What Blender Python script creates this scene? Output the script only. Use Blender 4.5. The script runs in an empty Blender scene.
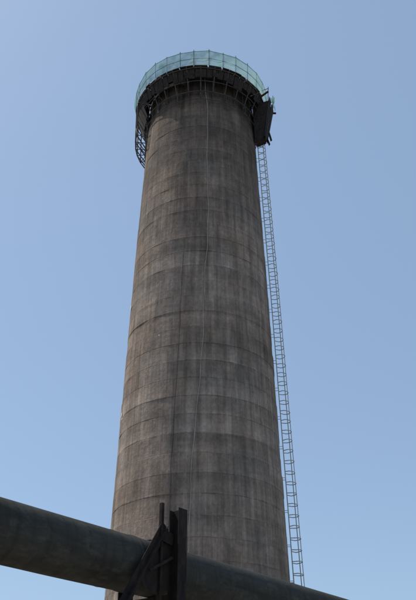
import bpy, bmesh, math, random
from mathutils import Vector, Matrix, noise
random.seed(7)
S=bpy.context.scene
S.view_settings.view_transform='Standard'; S.view_settings.look='None'; S.view_settings.exposure=0
R=math.radians
# ---------- helpers ----------
def link(o,parent=None):
    S.collection.objects.link(o)
    if parent: o.parent=parent
    return o
def empty(name,loc=(0,0,0),rz=0):
    e=bpy.data.objects.new(name,None); e.location=loc; e.rotation_euler=(0,0,rz); e.empty_display_size=.5
    return link(e)
def finish(bm,name,mat,parent=None,smooth=False):
    me=bpy.data.meshes.new(name); bm.normal_update(); bm.to_mesh(me); bm.free()
    for m in (mat if isinstance(mat,list) else [mat]): me.materials.append(m)
    if smooth:
        for p in me.polygons: p.use_smooth=True
    return link(bpy.data.objects.new(name,me),parent)
def tube(bm,a,b,r,n=6):
    a=Vector(a);b=Vector(b);d=(b-a)
    if d.length<1e-6:return
    q=d.to_track_quat('Z','Y')
    ra=[];rb=[]
    for i in range(n):
        t=2*math.pi*i/n; v=q@Vector((r*math.cos(t),r*math.sin(t),0))
        ra.append(bm.verts.new(a+v)); rb.append(bm.verts.new(b+v))
    for i in range(n):
        j=(i+1)%n; bm.faces.new((ra[i],ra[j],rb[j],rb[i]))
    bm.faces.new(ra[::-1]); bm.faces.new(rb)
def path(bm,pts,r,n=6):
    for a,b in zip(pts[:-1],pts[1:]): tube(bm,a,b,r,n)
def bar(bm,a,b,w,h,up=(0,0,1)):
    """rectangular bar a->b, w sideways, h along 'up'"""
    a=Vector(a);b=Vector(b);d=(b-a).normalized();up=Vector(up)
    s=d.cross(up)
    if s.length<1e-4: s=d.cross(Vector((1,0,0)))
    s.normalize(); u=s.cross(d).normalized()
    vs=[]
    for p in (a,b):
        for x,y in ((-1,-1),(1,-1),(1,1),(-1,1)):
            vs.append(bm.verts.new(p+s*x*w/2+u*y*h/2))
    for f in ((3,2,1,0),(4,5,6,7),(0,1,5,4),(1,2,6,5),(2,3,7,6),(3,0,4,7)):
        bm.faces.new([vs[i] for i in f])
def P(ang,r,z): return Vector((r*math.cos(ang),r*math.sin(ang),z))
# ---------- node helper ----------
class N:
    def __init__(s,name):
        s.m=bpy.data.materials.new(name); s.m.use_nodes=True; s.t=s.m.node_tree; s.t.nodes.clear()
        s.out=s.n('ShaderNodeOutputMaterial'); s.b=s.n('ShaderNodeBsdfPrincipled'); s.l(s.b.outputs[0],s.out.inputs[0])
    def n(s,ty,**k):
        x=s.t.nodes.new(ty)
        for a,v in k.items(): setattr(x,a,v)
        return x
    def l(s,a,b): s.t.links.new(a,b)
    def set(s,inp,v):
        if hasattr(v,'links') or hasattr(v,'is_linked'): s.l(v,inp)
        else: inp.default_value=v
    def math(s,op,a,b=0,c=0,clamp=False):
        x=s.n('ShaderNodeMath',operation=op,use_clamp=clamp)
        for i,v in enumerate((a,b,c)): s.set(x.inputs[i],v)
        return x.outputs[0]
    def noise(s,vec,scale,detail=4,rough=.55,dist=0):
        x=s.n('ShaderNodeTexNoise'); s.l(vec,x.inputs['Vector']); x.inputs['Scale'].default_value=scale
        x.inputs['Detail'].default_value=detail; x.inputs['Roughness'].default_value=rough; x.inputs['Distortion'].default_value=dist
        return x.outputs['Fac']
    def mapr(s,v,a,b,c,d,smooth=False):
        x=s.n('ShaderNodeMapRange'); 
        if smooth: x.interpolation_type='SMOOTHSTEP'
        s.l(v,x.inputs[0])
        for i,q in enumerate((a,b,c,d)): s.set(x.inputs[i+1],q)
        return x.outputs[0]
    def mul(s,vec,f):
        x=s.n('ShaderNodeVectorMath',operation='MULTIPLY'); s.l(vec,x.inputs[0]); x.inputs[1].default_value=f
        return x.outputs[0]
    def mix(s,f,a,b,blend='MIX'):
        x=s.n('ShaderNodeMix',data_type='RGBA',blend_type=blend)
        s.set(x.inputs[0],f); s.set(x.inputs[6],a); s.set(x.inputs[7],b)
        return x.outputs[2]
    def bump(s,h,st,dist):
        x=s.n('ShaderNodeBump'); x.inputs['Strength'].default_value=st; x.inputs['Distance'].default_value=dist
        s.l(h,x.inputs['Height']); s.l(x.outputs[0],s.b.inputs['Normal'])
    def obj(s): return s.n('ShaderNodeTexCoord').outputs['Object']
def simple(name,c1,c2,scale=3,rough=.7,metal=0,detail=6,stretch=(1,1,1),spec=.3):
    k=N(name); o=k.mul(k.obj(),stretch)
    f=k.mapr(k.noise(o,scale,detail,.65),.32,.68,0,1)
    k.l(k.mix(f,(*c1,1),(*c2,1)),k.b.inputs['Base Color'])
    k.b.inputs['Roughness'].default_value=rough; k.b.inputs['Metallic'].default_value=metal
    k.b.inputs['Specular IOR Level'].default_value=spec
    k.bump(k.noise(o,scale*6,4),.3,.01)
    return k.m
# ---------- materials ----------
LIFT=1.3
def concrete():
    k=N('weathered_slipform_concrete'); o=k.obj()
    uv=k.n('ShaderNodeUVMap'); uv.uv_map='lift'
    sp=k.n('ShaderNodeSeparateXYZ'); k.l(uv.outputs[0],sp.inputs[0]); u,v=sp.outputs[0],sp.outputs[1]
    wob=k.math('MULTIPLY_ADD',k.noise(o,.5,3),.16,-.08)
    vw=k.math('ADD',v,wob)
    fv=k.math('FRACT',vw); fu=k.math('FRACT',u)
    idv=k.math('FLOOR',vw); idu=k.math('FLOOR',u)
    w1=k.n('ShaderNodeTexWhiteNoise',noise_dimensions='1D'); k.l(idv,w1.inputs['W'])
    c=k.n('ShaderNodeCombineXYZ'); k.l(idu,c.inputs[0]); k.l(idv,c.inputs[1])
    w2=k.n('ShaderNodeTexWhiteNoise',noise_dimensions='2D'); k.l(c.outputs[0],w2.inputs['Vector'])
    lift=k.mapr(w1.outputs[0],0,1,.92,1.08); pan=k.mapr(w2.outputs[0],0,1,.92,1.08)
    big=k.mapr(k.noise(o,.16,5,.6),.3,.7,.74,1.22)
    mid=k.mapr(k.noise(k.mul(o,(1,1,.6)),.9,6,.7),.28,.72,.68,1.30)
    fine=k.mapr(k.noise(o,5,6,.8),.25,.75,.70,1.30)
    streak=k.mapr(k.noise(k.mul(o,(2.6,2.6,.07)),1,5,.6),.35,.7,1.16,.66)
    streak2=k.mapr(k.noise(k.mul(o,(6,6,.25)),1,5,.7),.35,.7,1.12,.80)
    hband=k.mapr(k.noise(k.mul(o,(.12,.12,1.6)),1,4,.6),.3,.7,.84,1.14)
    t=lift
    for x in (pan,big,mid,fine,streak,streak2,hband): t=k.math('MULTIPLY',t,x)
    brk=k.mapr(k.noise(o,.7,4,.6),.32,.62,0,1)
    top=k.mapr(fv,.70,.985,0,1)
    drip=k.mapr(k.noise(k.mul(o,(5,5,.3)),1,4,.6),.45,.62,0,1)
    grime=k.math('MULTIPLY',k.math('MULTIPLY',top,k.math('MAXIMUM',k.math('MULTIPLY',brk,.55),drip)),.24)
    t=k.math('MULTIPLY',t,k.math('SUBTRACT',1,grime))
    j1=k.mapr(fv,.0,.035,1,0,True); j2=k.mapr(fv,.97,1,0,1,True)
    brk2=k.mapr(k.noise(o,1.3,5,.7),.40,.6,.05,1)
    w3=k.n('ShaderNodeTexWhiteNoise',noise_dimensions='1D'); k.l(k.math('ADD',k.math('FLOOR',k.math('ADD',vw,.5)),17.3),w3.inputs['W'])
    jj=k.mapr(w3.outputs[0],0,1,.25,1.2)
    j=k.math('MULTIPLY',k.math('MULTIPLY',k.math('MAXIMUM',j1,j2),brk2),jj)
    t=k.math('MULTIPLY',t,k.math('SUBTRACT',1,k.math('MULTIPLY',j,.40)))
    lip=k.math('MULTIPLY',k.math('MULTIPLY',k.mapr(fv,.045,.075,0,1,True),k.mapr(fv,.09,.14,1,0,True)),k.mapr(k.noise(o,.45,3),.48,.68,0,.24))
    t=k.math('MULTIPLY',t,k.math('ADD',1,lip))
    vj=k.math('MULTIPLY',k.mapr(fu,0,.05,1,0,True),k.mapr(k.noise(o,.8,3),.42,.6,0,.30))
    t=k.math('MULTIPLY',t,k.math('SUBTRACT',1,vj))
    so=k.n('ShaderNodeSeparateXYZ'); k.l(o,so.inputs[0])
    zz=k.math('ADD',so.outputs[2],k.math('MULTIPLY_ADD',k.noise(k.mul(o,(.8,.8,.15)),1,5,.65),14,-7))
    soot=k.mapr(zz,26,53,1,.54,True); t=k.math('MULTIPLY',t,soot)
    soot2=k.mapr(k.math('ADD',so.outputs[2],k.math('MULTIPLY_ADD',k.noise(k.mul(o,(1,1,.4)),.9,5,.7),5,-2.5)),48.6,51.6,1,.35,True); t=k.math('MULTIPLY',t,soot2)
    warm=k.mapr(k.noise(o,.3,4),.35,.65,0,1)
    base=k.mix(warm,(.275,.214,.168,1),(.240,.206,.176,1))
    vm=k.n('ShaderNodeVectorMath',operation='SCALE'); k.l(base,vm.inputs[0]); k.l(t,vm.inputs[3])
    k.l(vm.outputs[0],k.b.inputs['Base Color']); k.b.inputs['Roughness'].default_value=.95; k.b.inputs['Specular IOR Level'].default_value=.1
    h=k.math('ADD',k.noise(o,2.5,6,.7),k.math('MULTIPLY',j,-.4)); k.bump(h,.7,.08)
    return k.m
M_con=concrete()
M_dark=simple('sooty_timber_boards',(.012,.011,.011),(.04,.034,.03),4,.9)
M_rust=simple('rusty_dark_steel',(.018,.016,.016),(.05,.034,.026),5,.75)
M_steel=simple('galvanised_ladder_steel',(.34,.37,.36),(.50,.54,.52),6,.7,0)
M_scaf=simple('grimy_scaffold_steel',(.03,.03,.032),(.09,.08,.075),5,.7)
M_cable=simple('pale_conductor_cable',(.24,.23,.21),(.42,.40,.37),1.2,.8)
M_dcable=simple('dark_conductor_strip',(.06,.052,.046),(.11,.095,.08),2,.8)
M_post=simple('weathered_column_steel',(.010,.010,.011),(.040,.029,.023),7,.8,stretch=(1,1,.4),spec=.12)
M_patch=simple('pale_mortar_patch',(.6,.59,.56),(.75,.74,.7),5,.9)
k=N('dull_green_grey_pipe_paint'); o=k.obj()
a=k.mapr(k.noise(k.mul(o,(.5,3,3)),1.2,6,.7),.3,.7,0,1)
b_=k.mapr(k.noise(k.mul(o,(5,.5,.5)),1.5,5,.65),.48,.75,0,.7)
col=k.mix(a,(.030,.031,.027,1),(.062,.064,.056,1)); col=k.mix(b_,col,(.024,.021,.017,1))
spt=k.mapr(k.noise(o,4,6,.75),.56,.70,0,.8); col=k.mix(spt,col,(.050,.032,.020,1))
dst=k.mapr(k.noise(k.mul(o,(1,2,2)),2.2,5,.7),.52,.75,0,.6); col=k.mix(dst,col,(.11,.105,.09,1))
k.l(col,k.b.inputs['Base Color']); k.b.inputs['Roughness'].default_value=.85; k.b.inputs['Specular IOR Level'].default_value=.12
k.bump(k.noise(o,7,6,.65),.4,.015); M_pipe=k.m
k=N('green_debris_netting'); o=k.obj()
a=k.mapr(k.noise(o,1.1,5,.6),.3,.7,0,1)
col=k.mix(a,(.20,.44,.34,1),(.44,.64,.54,1))
df=k.n('ShaderNodeBsdfDiffuse'); tl=k.n('ShaderNodeBsdfTranslucent'); tr=k.n('ShaderNodeBsdfTransparent')
k.l(col,df.inputs[0]); k.l(col,tl.inputs[0])
m1=k.n('ShaderNodeMixShader'); m1.inputs[0].default_value=.6; k.l(df.outputs[0],m1.inputs[1]); k.l(tl.outputs[0],m1.inputs[2])
m2=k.n('ShaderNodeMixShader'); k.l(k.mapr(k.noise(o,1.6,5),.35,.65,.22,.50),m2.inputs[0]); k.l(m1.outputs[0],m2.inputs[1]); k.l(tr.outputs[0],m2.inputs[2])
k.t.nodes.remove(k.b); k.l(m2.outputs[0],k.out.inputs[0]); M_net=k.m
M_ground=simple('dusty_gravel_ground',(.18,.155,.125),(.30,.27,.23),.6,.95,detail=10)
M_pad=simple('concrete_apron',(.25,.24,.23),(.36,.35,.33),1.2,.9,detail=8)

# ---------- ground ----------
bm=bmesh.new(); G=60; ext=3000
def gc(i): 
    t=(i/G*2-1); return math.copysign(abs(t)**2.6,t)*ext
vs=[[bm.verts.new((gc(i),gc(j),0 if math.hypot(gc(i),gc(j)-50)<90 else noise.noise(Vector((gc(i)*.004,gc(j)*.004,0)))*2.5)) for j in range(G+1)] for i in range(G+1)]
for i in range(G):
    for j in range(G): bm.faces.new((vs[i][j],vs[i+1][j],vs[i+1][j+1],vs[i][j+1]))
finish(bm,'ground',M_ground)
AX,AY=-.62,50.
# ---------- chimney ----------
ch=empty('industrial_chimney',(AX,AY,0))
KP=[(0,6.12),(11.2,5.84),(32.8,5.34),(54.3,4.70)]
def rad(z):
    for (z0,r0),(z1,r1) in zip(KP[:-1],KP[1:]):
        if z<=z1: return r0+(r1-r0)*(z-z0)/(z1-z0)
    return KP[-1][1]
TOP=54.2; SEG=160; PAN=32
bm=bmesh.new(); uvl=bm.loops.layers.uv.new('lift')
rows=[]; z=0; kk=0
while z<TOP-.01:
    z1=min(z+LIFT,TOP); off=random.uniform(-.015,.015)
    for zz,dr in ((z+.0,-.008),(z+.02,off),(z+LIFT/2,off+.003),(z1-.02,off+.006)):
        if zz<TOP: rows.append((zz,dr))
    z=z1; kk+=1
rows.append((TOP,0))
vr=[]
for zz,dr in rows:
    ring=[]
    for i in range(SEG):
        t=2*math.pi*i/SEG; pj=noise.noise(Vector((math.cos(t)*4,math.sin(t)*4,math.floor(zz/LIFT+.01)*3.1)))*.03
        ring.append(bm.verts.new(P(t,rad(zz)+dr+pj,zz)))
    vr.append(ring)
for a in range(len(rows)-1):
    for i in range(SEG):
        j=(i+1)%SEG
        f=bm.faces.new((vr[a][i],vr[a][j],vr[a+1][j],vr[a+1][i]))
        for L,(uu,vz) in zip(f.loops,((i,rows[a][0]),(i+1,rows[a][0]),(i+1,rows[a+1][0]),(i,rows[a+1][0]))):
            L[uvl].uv=(uu/SEG*PAN,vz/LIFT)
inn=[[bm.verts.new(P(2*math.pi*i/SEG,rad(zz)-.4,zz)) for i in range(SEG)] for zz in (TOP,.5)]
for i in range(SEG):
    j=(i+1)%SEG
    bm.faces.new((vr[-1][i],vr[-1][j],inn[0][j],inn[0][i])); bm.faces.new((inn[0][i],inn[0][j],inn[1][j],inn[1][i]))
finish(bm,'concrete_shaft',M_con,ch)
bm=bmesh.new()
rr=[[bm.verts.new(P(2*math.pi*i/64,r,z)) for i in range(64)] for r,z in ((8.4,.004),(8.4,.35),(8.3,.42),(6.25,.46))]
for a in range(3):
    for i in range(64):
        j=(i+1)%64; bm.faces.new((rr[a][i],rr[a][j],rr[a+1][j],rr[a+1][i]))
finish(bm,'foundation_apron',M_pad,ch)
def cable(name,pts,r,mat,off,wv=1):
    bm=bmesh.new(); out=[]
    n=90; z0,z1=pts[0][0],pts[-1][0]
    for i in range(n+1):
        z=z0+(z1-z0)*i/n
        for (a,x),(b,y) in zip(pts[:-1],pts[1:]):
            if z<=b+1e-6: xf=x+(y-x)*(z-a)/(b-a); break
        xf+=wv*(.05*math.sin(z*.55)+.03*math.sin(z*1.7))
        rd=rad(z)+off
        ang=-math.acos(max(-1,min(1,xf/rd)))
        out.append(P(ang,rd,z))
    path(bm,out,r,5); finish(bm,name,mat,ch)
cable('down_conductor_cable',[(1,-.75),(16.4,-.45),(21,-.05),(27,.25),(34,.55),(42,.62),(48,.55),(52.6,.35)],.021,M_cable,.05)
cable('dark_conductor_strip',[(2,-1.9),(18,-1.65),(24,-1.45),(35,-1.15)],.020,M_dcable,.03,.3)
bm=bmesh.new()
for ang,z,w,h in ((-165,31.3,.25,.45),(-168,32.2,.15,.3),(-163,22.4,.3,.4),(-160,22.0,.16,.2),(-120,27,.1,.15)):
    t=R(ang); vv=[]
    for q in range(9):
        s=2*math.pi*q/9; m=random.uniform(.7,1.1)
        zz=z+math.sin(s)*h*m/2
        vv.append(bm.verts.new(P(t+math.cos(s)*w*m/2/rad(z),rad(zz)+.05,zz)))
    bm.faces.new(vv)
finish(bm,'mortar_patches',M_patch,ch)

# ---------- working platform ----------
pf=empty('working_platform',(AX,AY,0))
ZP=52.8; RO=6.0; NB=30
bm=bmesh.new()
nb=60
for i in range(nb):
    t0=2*math.pi*i/nb+.004; t1=2*math.pi*(i+1)/nb-.004; dz=random.uniform(-.02,.03); ro=RO+random.uniform(-.06,.10)
    ri=rad(ZP)+.06
    q=[P(t0,ri,ZP+dz),P(t1,ri,ZP+dz),P(t1,ro,ZP+dz),P(t0,ro,ZP+dz)]
    lo=[bm.verts.new(p) for p in q]; hi=[bm.verts.new(p+Vector((0,0,.06))) for p in q]
    bm.faces.new(lo[::-1]); bm.faces.new(hi)
    for a in range(4): bm.faces.new((lo[a],lo[(a+1)%4],hi[(a+1)%4],hi[a]))
finish(bm,'plank_deck',M_dark,pf)
bm=bmesh.new(); nb=72
for i in range(nb):
    t=2*math.pi*(i+.5)/nb; deg=math.degrees(t)%360
    low=.85+.55*noise.noise(Vector((math.cos(t)*2.2,math.sin(t)*2.2,3)))+random.uniform(-.18,.18)
    if 125<deg<205 or deg<35 or deg>335: low+=1.3
    rb=max(rad(ZP-low)+.25, RO-.1-low*.34)
    bar(bm,P(t,RO-.10,ZP-.25),P(t+random.uniform(-.008,.008),rb,ZP-.15-low),.46,.025,P(t,1,.5))
finish(bm,'catch_boards',M_dark,pf)
bm=bmesh.new()
for i in range(NB):
    t=2*math.pi*(i+.5)/NB; zb=ZP-2.3+random.uniform(-.15,.15)
    ri=rad(zb)+.05
    bar(bm,P(t,rad(ZP)+.02,ZP-.09),P(t,RO+.05,ZP-.09),.07,.1)
    tube(bm,P(t,RO-.05,ZP-.1),P(t,ri+.05,zb),.05)
    tube(bm,P(t,ri+.08,ZP-.12),P(t,ri+.08,zb-.25),.04)
    if i%2: tube(bm,P(t,ri+.08,ZP-1.2),P(t,(RO+ri)/2+.05,ZP-1.2),.03)
for rr_,zz,rt in ((RO-.02,ZP-.17,.05),(rad(50.5)+.30,ZP-2.1,.05),(rad(50)+.25,ZP-3.0,.035),(5.45,ZP-1.2,.035),(5.45,ZP-.16,.04)):
    path(bm,[P(2*math.pi*i/60,rr_,zz+.03*math.sin(i*1.3)) for i in range(61)],rt)
for i in range(15):
    t=2*math.pi*(i+.3)/15; tube(bm,P(t,rad(50.5)+.29,ZP-2.1),P(t,rad(50)+.25,ZP-3.0),.03)
HA=(140,152,162,171,179,188,197)
for t in HA:
    tr=R(t); tube(bm,P(tr,RO-.02,ZP-.1),P(tr,RO-.10,ZP-3.9),.055); tube(bm,P(tr,RO-.10,ZP-3.9),P(tr,rad(48)+.05,ZP-5.5),.05)
    tube(bm,P(tr,RO-.08,ZP-2.2),P(tr,rad(49)+.05,ZP-3.9),.045); tube(bm,P(tr,rad(47)+.08,ZP-5.6),P(tr,rad(50)+.1,ZP-1),.045)
    tube(bm,P(tr,RO-.10,ZP-3.9),P(tr,rad(49)+.05,ZP-3.9),.04)
for q,(a,b) in enumerate(zip(HA[:-1],HA[1:])):
    tube(bm,P(R(a),RO-.10,ZP-3.9),P(R(b),RO-.10,ZP-3.9),.045)
    if q%2: tube(bm,P(R(a),RO-.08,ZP-2.2),P(R(b),RO-.10,ZP-3.9),.035)
finish(bm,'support_brackets',M_scaf,pf)
bm=bmesh.new(); tops=[]
for i in range(NB):
    t=2*math.pi*i/NB+random.uniform(-.015,.015); h=1.88+random.uniform(-.1,.12)
    tops.append((t,h)); tube(bm,P(t,RO,ZP-.2),P(t,RO+.12,ZP+h+random.uniform(0,.18)),.03)
for i in range(NB):
    (t0,h0),(t1,h1)=tops[i],tops[(i+1)%NB]
    for f in (.5,.97): tube(bm,P(t0,RO+.12*f,ZP+h0*f),P(t1,RO+.12*f,ZP+h1*f),.025)
finish(bm,'guard_rail',M_scaf,pf)
bm=bmesh.new()
for i in range(NB):
    (t0,h0),(t1,h1)=tops[i],tops[(i+1)%NB]
    if i in (29,): continue
    if t1<t0: t1+=2*math.pi
    n=6; g=[]
    lo=random.uniform(-.05,.15)
    for a in range(n+1):
        u=a/n; col=[]
        for b in range(n+1):
            w=b/n; sag=math.sin(math.pi*u)
            p0=P(t0,RO+.05+.12*w,ZP+lo+(h0-.04-lo)*w); p1=P(t1,RO+.05+.12*w,ZP+lo+(h1-.04-lo)*w)
            p=p0.lerp(p1,.02+.96*u)
            d=Vector((p.x,p.y,0)).normalized(); bulge=.12*sag*math.sin(math.pi*w)*(1+1.5*noise.noise(p))
            p=p+d*bulge+Vector((0,0,-.07*sag*(w>.9)+.03*sag*(w<.1)))
            col.append(bm.verts.new(p))
        g.append(col)
    for a in range(n):
        for b in range(n): bm.faces.new((g[a][b],g[a+1][b],g[a+1][b+1],g[a][b+1]))
finish(bm,'debris_netting',M_net,pf,True)
bm=bmesh.new()
for i in range(NB):
    t0=2*math.pi*i/NB+.01; t1=2*math.pi*(i+1)/NB-.01
    bar(bm,P(t0,RO-.08,ZP+.16),P(t1,RO-.08,ZP+.16),.03,.22)
finish(bm,'toe_boards',M_dark,pf)
def prism(bm,a0,a1,ri,ro,z1,ro2,z0,a0b,a1b):
    top=[P(R(a0),ri,z1),P(R(a1),ri,z1),P(R(a1),ro,z1),P(R(a0),ro,z1)]
    bot=[P(R(a0b),ri+.05,z0),P(R(a1b),ri+.05,z0),P(R(a1b),ro2,z0+.3),P(R(a0b),ro2,z0+.3)]
    T=[bm.verts.new(p) for p in top];B=[bm.verts.new(p) for p in bot]
    bm.faces.new(T);bm.faces.new(B[::-1])
    for a in range(4): bm.faces.new((B[a],B[(a+1)%4],T[(a+1)%4],T[a]))
bm=bmesh.new()
prism(bm,-23,-8,5.0,6.6,ZP-.5,5.85,ZP-4.6,-20,-10)
for q in range(6):
    a=-22.5+q*2.6
    bar(bm,P(R(a),6.66,ZP-.3+random.uniform(-.3,.35)),P(R(-15+(a+15)*.72),5.96,ZP-4.2+random.uniform(-.5,.4)),.27,.03,P(R(a),1,0))
# loose ends of planks sticking out around the hatch
for a,r0,r1,z0,z1 in ((-26,5.6,6.75,ZP-.25,ZP+.1),(-7,5.7,6.9,ZP-.2,ZP-.45),(-19,6.3,6.5,ZP-4.0,ZP-5.1),(-13,6.0,6.2,ZP-4.0,ZP-4.9)):
    bar(bm,P(R(a),r0,z0),P(R(a-1),r1,z1),.18,.04,(0,0.3,1))
finish(bm,'ladder_access_box',M_dark,pf)
bm=bmesh.new()
for p,q in (((-9,6.6,ZP-.6),(-9,6.72,ZP+1.7)),((-23,6.5,ZP-.6),(-23,6.6,ZP+1.2))):
    tube(bm,P(R(p[0]),p[1],p[2]),P(R(q[0]),q[1],q[2]),.035)
tube(bm,P(R(-9),6.65,ZP+.9),P(R(-9),5.9,ZP+.9),.03); tube(bm,P(R(-23),6.55,ZP+1),P(R(-23),5.9,ZP+1),.03)
finish(bm,'access_posts',M_scaf,pf)
bm=bmesh.new(); g=[]
for a in range(8):
    c_=[]
    for b in range(8):
        c_.append(bm.verts.new(P(R(-9-2.2*a*(.35+.65*(1-b/7))),6.78+.10*math.sin(a*1.7+b),ZP-.4+2.0*b/7-.18*a*(b/7))))
    g.append(c_)
for a in range(7):
    for b in range(7): bm.faces.new((g[a][b],g[a+1][b],g[a+1][b+1],g[a][b+1]))
finish(bm,'torn_netting',M_net,pf,True)

# ---------- ladder ----------
ld=empty('caged_ladder',(AX,AY,0)); LA=R(-5)
er=Vector((math.cos(LA),math.sin(LA),0)); et=Vector((-math.sin(LA),math.cos(LA),0))
def LP(z,o,s): return er*(rad(z)+o)+et*s+Vector((0,0,z))
bm=bmesh.new(); bmh=bmesh.new()
HS=.74
zs=[2.4+i*HS for i in range(int((ZP+1.2-2.4)/HS)+1)]
for s in (-.23,.23):
    path(bm,[LP(z,.22,s) for z in zs],.033)
z=2.5
while z<zs[-1]: tube(bm,LP(z,.22,-.23),LP(z,.22,.23),.015,5); z+=.3
for i,z in enumerate(zs):
    if z<4.5: continue
    pts=[LP(z,.22,-.23)]; jz=random.uniform(-.04,.04); jr=random.uniform(-.02,.02); tl_=random.uniform(-.05,.05)
    for a in range(9):
        th=-math.pi/2+math.pi*a/8; pts.append(LP(z+jz+tl_*math.cos(th),.50+(.38+jr)*math.cos(th),.36*math.sin(th)))
    pts.append(LP(z,.22,.23)); path(bmh,pts,.031,5)
    if i%3==0:
        for s in (-.23,.23): tube(bm,LP(z+.3,.22,s),LP(z+.3,-.05,s),.02,5)
zz=[z for z in zs if z>=4.5]
for th in (-60,-20,20,60):
    path(bmh,[LP(z,.50+.38*math.cos(R(th)),.36*math.sin(R(th))) for z in zz],.02,4)
finish(bm,'ladder_rails_and_rungs',M_steel,ld); finish(bmh,'safety_cage',M_steel,ld)

# ---------- overhead pipe (local x along pipe) ----------
ang=math.atan2(.7785,.6276); ex=Vector((-.7785,.6276,0))
pipe=empty('overhead_pipe',(ex.x*10.25,ex.y*10.25,4.84),ang)
bm=bmesh.new(); n=64; xs=[-30]
while xs[-1]<90: xs.append(xs[-1]+.25)
rings=[]
for x in xs:
    ring=[]
    for i in range(n):
        t=2*math.pi*i/n; rr_=.5+.006*noise.noise(Vector((x*.8,math.cos(t)*1.5,math.sin(t)*1.5)))
        ring.append(bm.verts.new((x,rr_*math.cos(t),rr_*math.sin(t))))
    rings.append(ring)
for a in range(len(xs)-1):
    for i in range(n):
        j=(i+1)%n; bm.faces.new((rings[a][i],rings[a+1][i],rings[a+1][j],rings[a][j]))
finish(bm,'pipe_shell',M_pipe,pipe,True)
bm=bmesh.new()
def ringband(bm,x,w,r,m=48):
    A=[[bm.verts.new((xx,rr*math.cos(2*math.pi*i/m),rr*math.sin(2*math.pi*i/m))) for i in range(m)] for xx,rr in ((x-w/2,r-.03),(x-w/2,r),(x+w/2,r),(x+w/2,r-.03))]
    for a in range(3):
        for i in range(m):
            j=(i+1)%m; bm.faces.new((A[a][i],A[a+1][i],A[a+1][j],A[a][j]))
x=-26.3
while x<88: ringband(bm,x,.02,.507); x+=6.0
ringband(bm,10.25,.10,.512)
finish(bm,'weld_seams',M_pipe,pipe,True)

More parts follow.
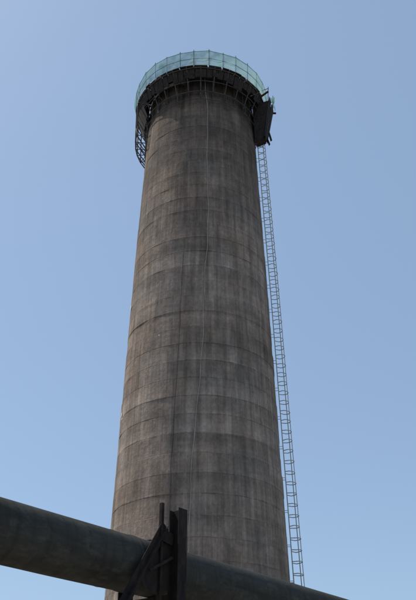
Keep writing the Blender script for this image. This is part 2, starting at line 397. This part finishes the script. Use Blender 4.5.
# ---------- pipe support frames ----------
def frame(x0,name):
    e=empty(name,(ex.x*10.25+.6276*x0,ex.y*10.25+.7785*x0,0),ang)
    bm=bmesh.new()
    zt=5.88
    y0=-.66
    bar(bm,(0,y0-.115,0.01),(0,y0-.115,zt),.25,.014,(0,1,0)); bar(bm,(0,y0+.115,0.01),(0,y0+.115,zt-.02),.25,.014,(0,1,0)); bar(bm,(0,y0,.01),(0,y0,zt-.01),.012,.21,(0,1,0))
    y1=.66
    bar(bm,(0,y1-.1,0.01),(0,y1-.1,5.0),.2,.014,(0,1,0)); bar(bm,(0,y1+.1,0.01),(0,y1+.1,5.0),.2,.014,(0,1,0)); bar(bm,(0,y1,.01),(0,y1,5.0),.012,.18,(0,1,0))
    bar(bm,(0,-.53,4.24),(0,.55,4.24),.16,.16)
    bar(bm,(-.40,-.62,4.1),(-.40,-.62,5.93),.06,.008,(0,1,0)); bar(bm,(-.428,-.585,4.1),(-.428,-.585,5.93),.008,.065,(0,1,0))
    bar(bm,(-.46,-.64,5.33),(-.12,-.64,5.28),.014,.22)
    A=Vector((-.30,-.60,5.52)); B=Vector((-1.29,-.62,4.04)); d=(B-A); C=A+d*((5.52-.02)/1.48)
    bar(bm,A,C,.012,.22,(1,0,0)) 
    bar(bm,A+Vector((0,0,-.02)),C,.17,.014,(1,0,-.6)); bar(bm,(-.14,-.66,4.95),(-.75,-.66,4.62),.03,.05)
    g=[(-.13,5.30),(-.42,5.36),(-.95,4.60),(-.80,4.35),(-.45,4.25),(-.13,4.4)]
    f0=[bm.verts.new((x,-.575,z)) for x,z in g]; f1=[bm.verts.new((x,-.563,z)) for x,z in g]
    bm.faces.new(f0); bm.faces.new(f1[::-1])
    for i in range(len(g)): bm.faces.new((f0[i],f1[i],f1[(i+1)%len(g)],f0[(i+1)%len(g)]))
    for p in ((0,y0),(0,y1),(C.x,-.6)): bar(bm,(p[0]-.22,p[1],.02),(p[0]+.22,p[1],.02),.44,.03)
    finish(bm,'steel_frame',M_post,e)
    bm=bmesh.new(); pts=[(-.12,.535*math.cos(a),4.84+.535*math.sin(a)) for a in [R(q) for q in range(-10,191,10)]]
    for a,b in zip(pts[:-1],pts[1:]):
        m=(Vector(a)+Vector(b))/2-Vector((-.12,0,4.84)); bar(bm,a,b,.07,.012,m)
    finish(bm,'pipe_strap',M_rust,e)
for i,x in enumerate((10.98,-1.5,23.5,36,48.5,61)): frame(x,'pipe_support_frame' if i==0 else 'pipe_support_frame.%03d'%i)

# ---------- sky & sun ----------
SE=58; SAZ=-72   # azimuth from +Y, negative = left
w=bpy.data.worlds.new('World'); S.world=w; w.use_nodes=True; nt=w.node_tree; nt.nodes.clear()
ow=nt.nodes.new('ShaderNodeOutputWorld'); bg=nt.nodes.new('ShaderNodeBackground'); sk=nt.nodes.new('ShaderNodeTexSky')
sk.sky_type='NISHITA'; sk.sun_disc=False; sk.sun_elevation=R(SE); sk.sun_rotation=R(SAZ); sk.air_density=1.0; sk.dust_density=1.1; sk.ozone_density=1.5
bg.inputs[1].default_value=.12
nt.links.new(bg.outputs[0],ow.inputs[0])
# thin uniform summer haze added over the clear-sky model
hz=nt.nodes.new('ShaderNodeMix'); hz.data_type='RGBA'; hz.inputs[0].default_value=.45; hz.inputs[7].default_value=(.42/.12,.61/.12,.87/.12,1)
nt.links.new(sk.outputs[0],hz.inputs[6]); nt.links.new(hz.outputs[2],bg.inputs[0])
L=bpy.data.lights.new('sun','SUN'); L.energy=3.8; L.angle=R(.5); L.color=(1,.91,.80)
so=link(bpy.data.objects.new('sun',L)); 
sd=Vector((math.sin(R(SAZ))*math.cos(R(SE)),math.cos(R(SAZ))*math.cos(R(SE)),math.sin(R(SE))))
so.rotation_euler=sd.to_track_quat('Z','Y').to_euler(); so.location=(0,0,80)
# ---------- camera ----------
cd=bpy.data.cameras.new('camera'); cam=link(bpy.data.objects.new('camera',cd)); cam.location=(0,0,1.6)
cam.rotation_euler=(R(90+32),0,0); cd.sensor_fit='VERTICAL'; cd.sensor_height=36; cd.lens=45; cd.clip_end=10000; cd.clip_start=.1
S.camera=cam
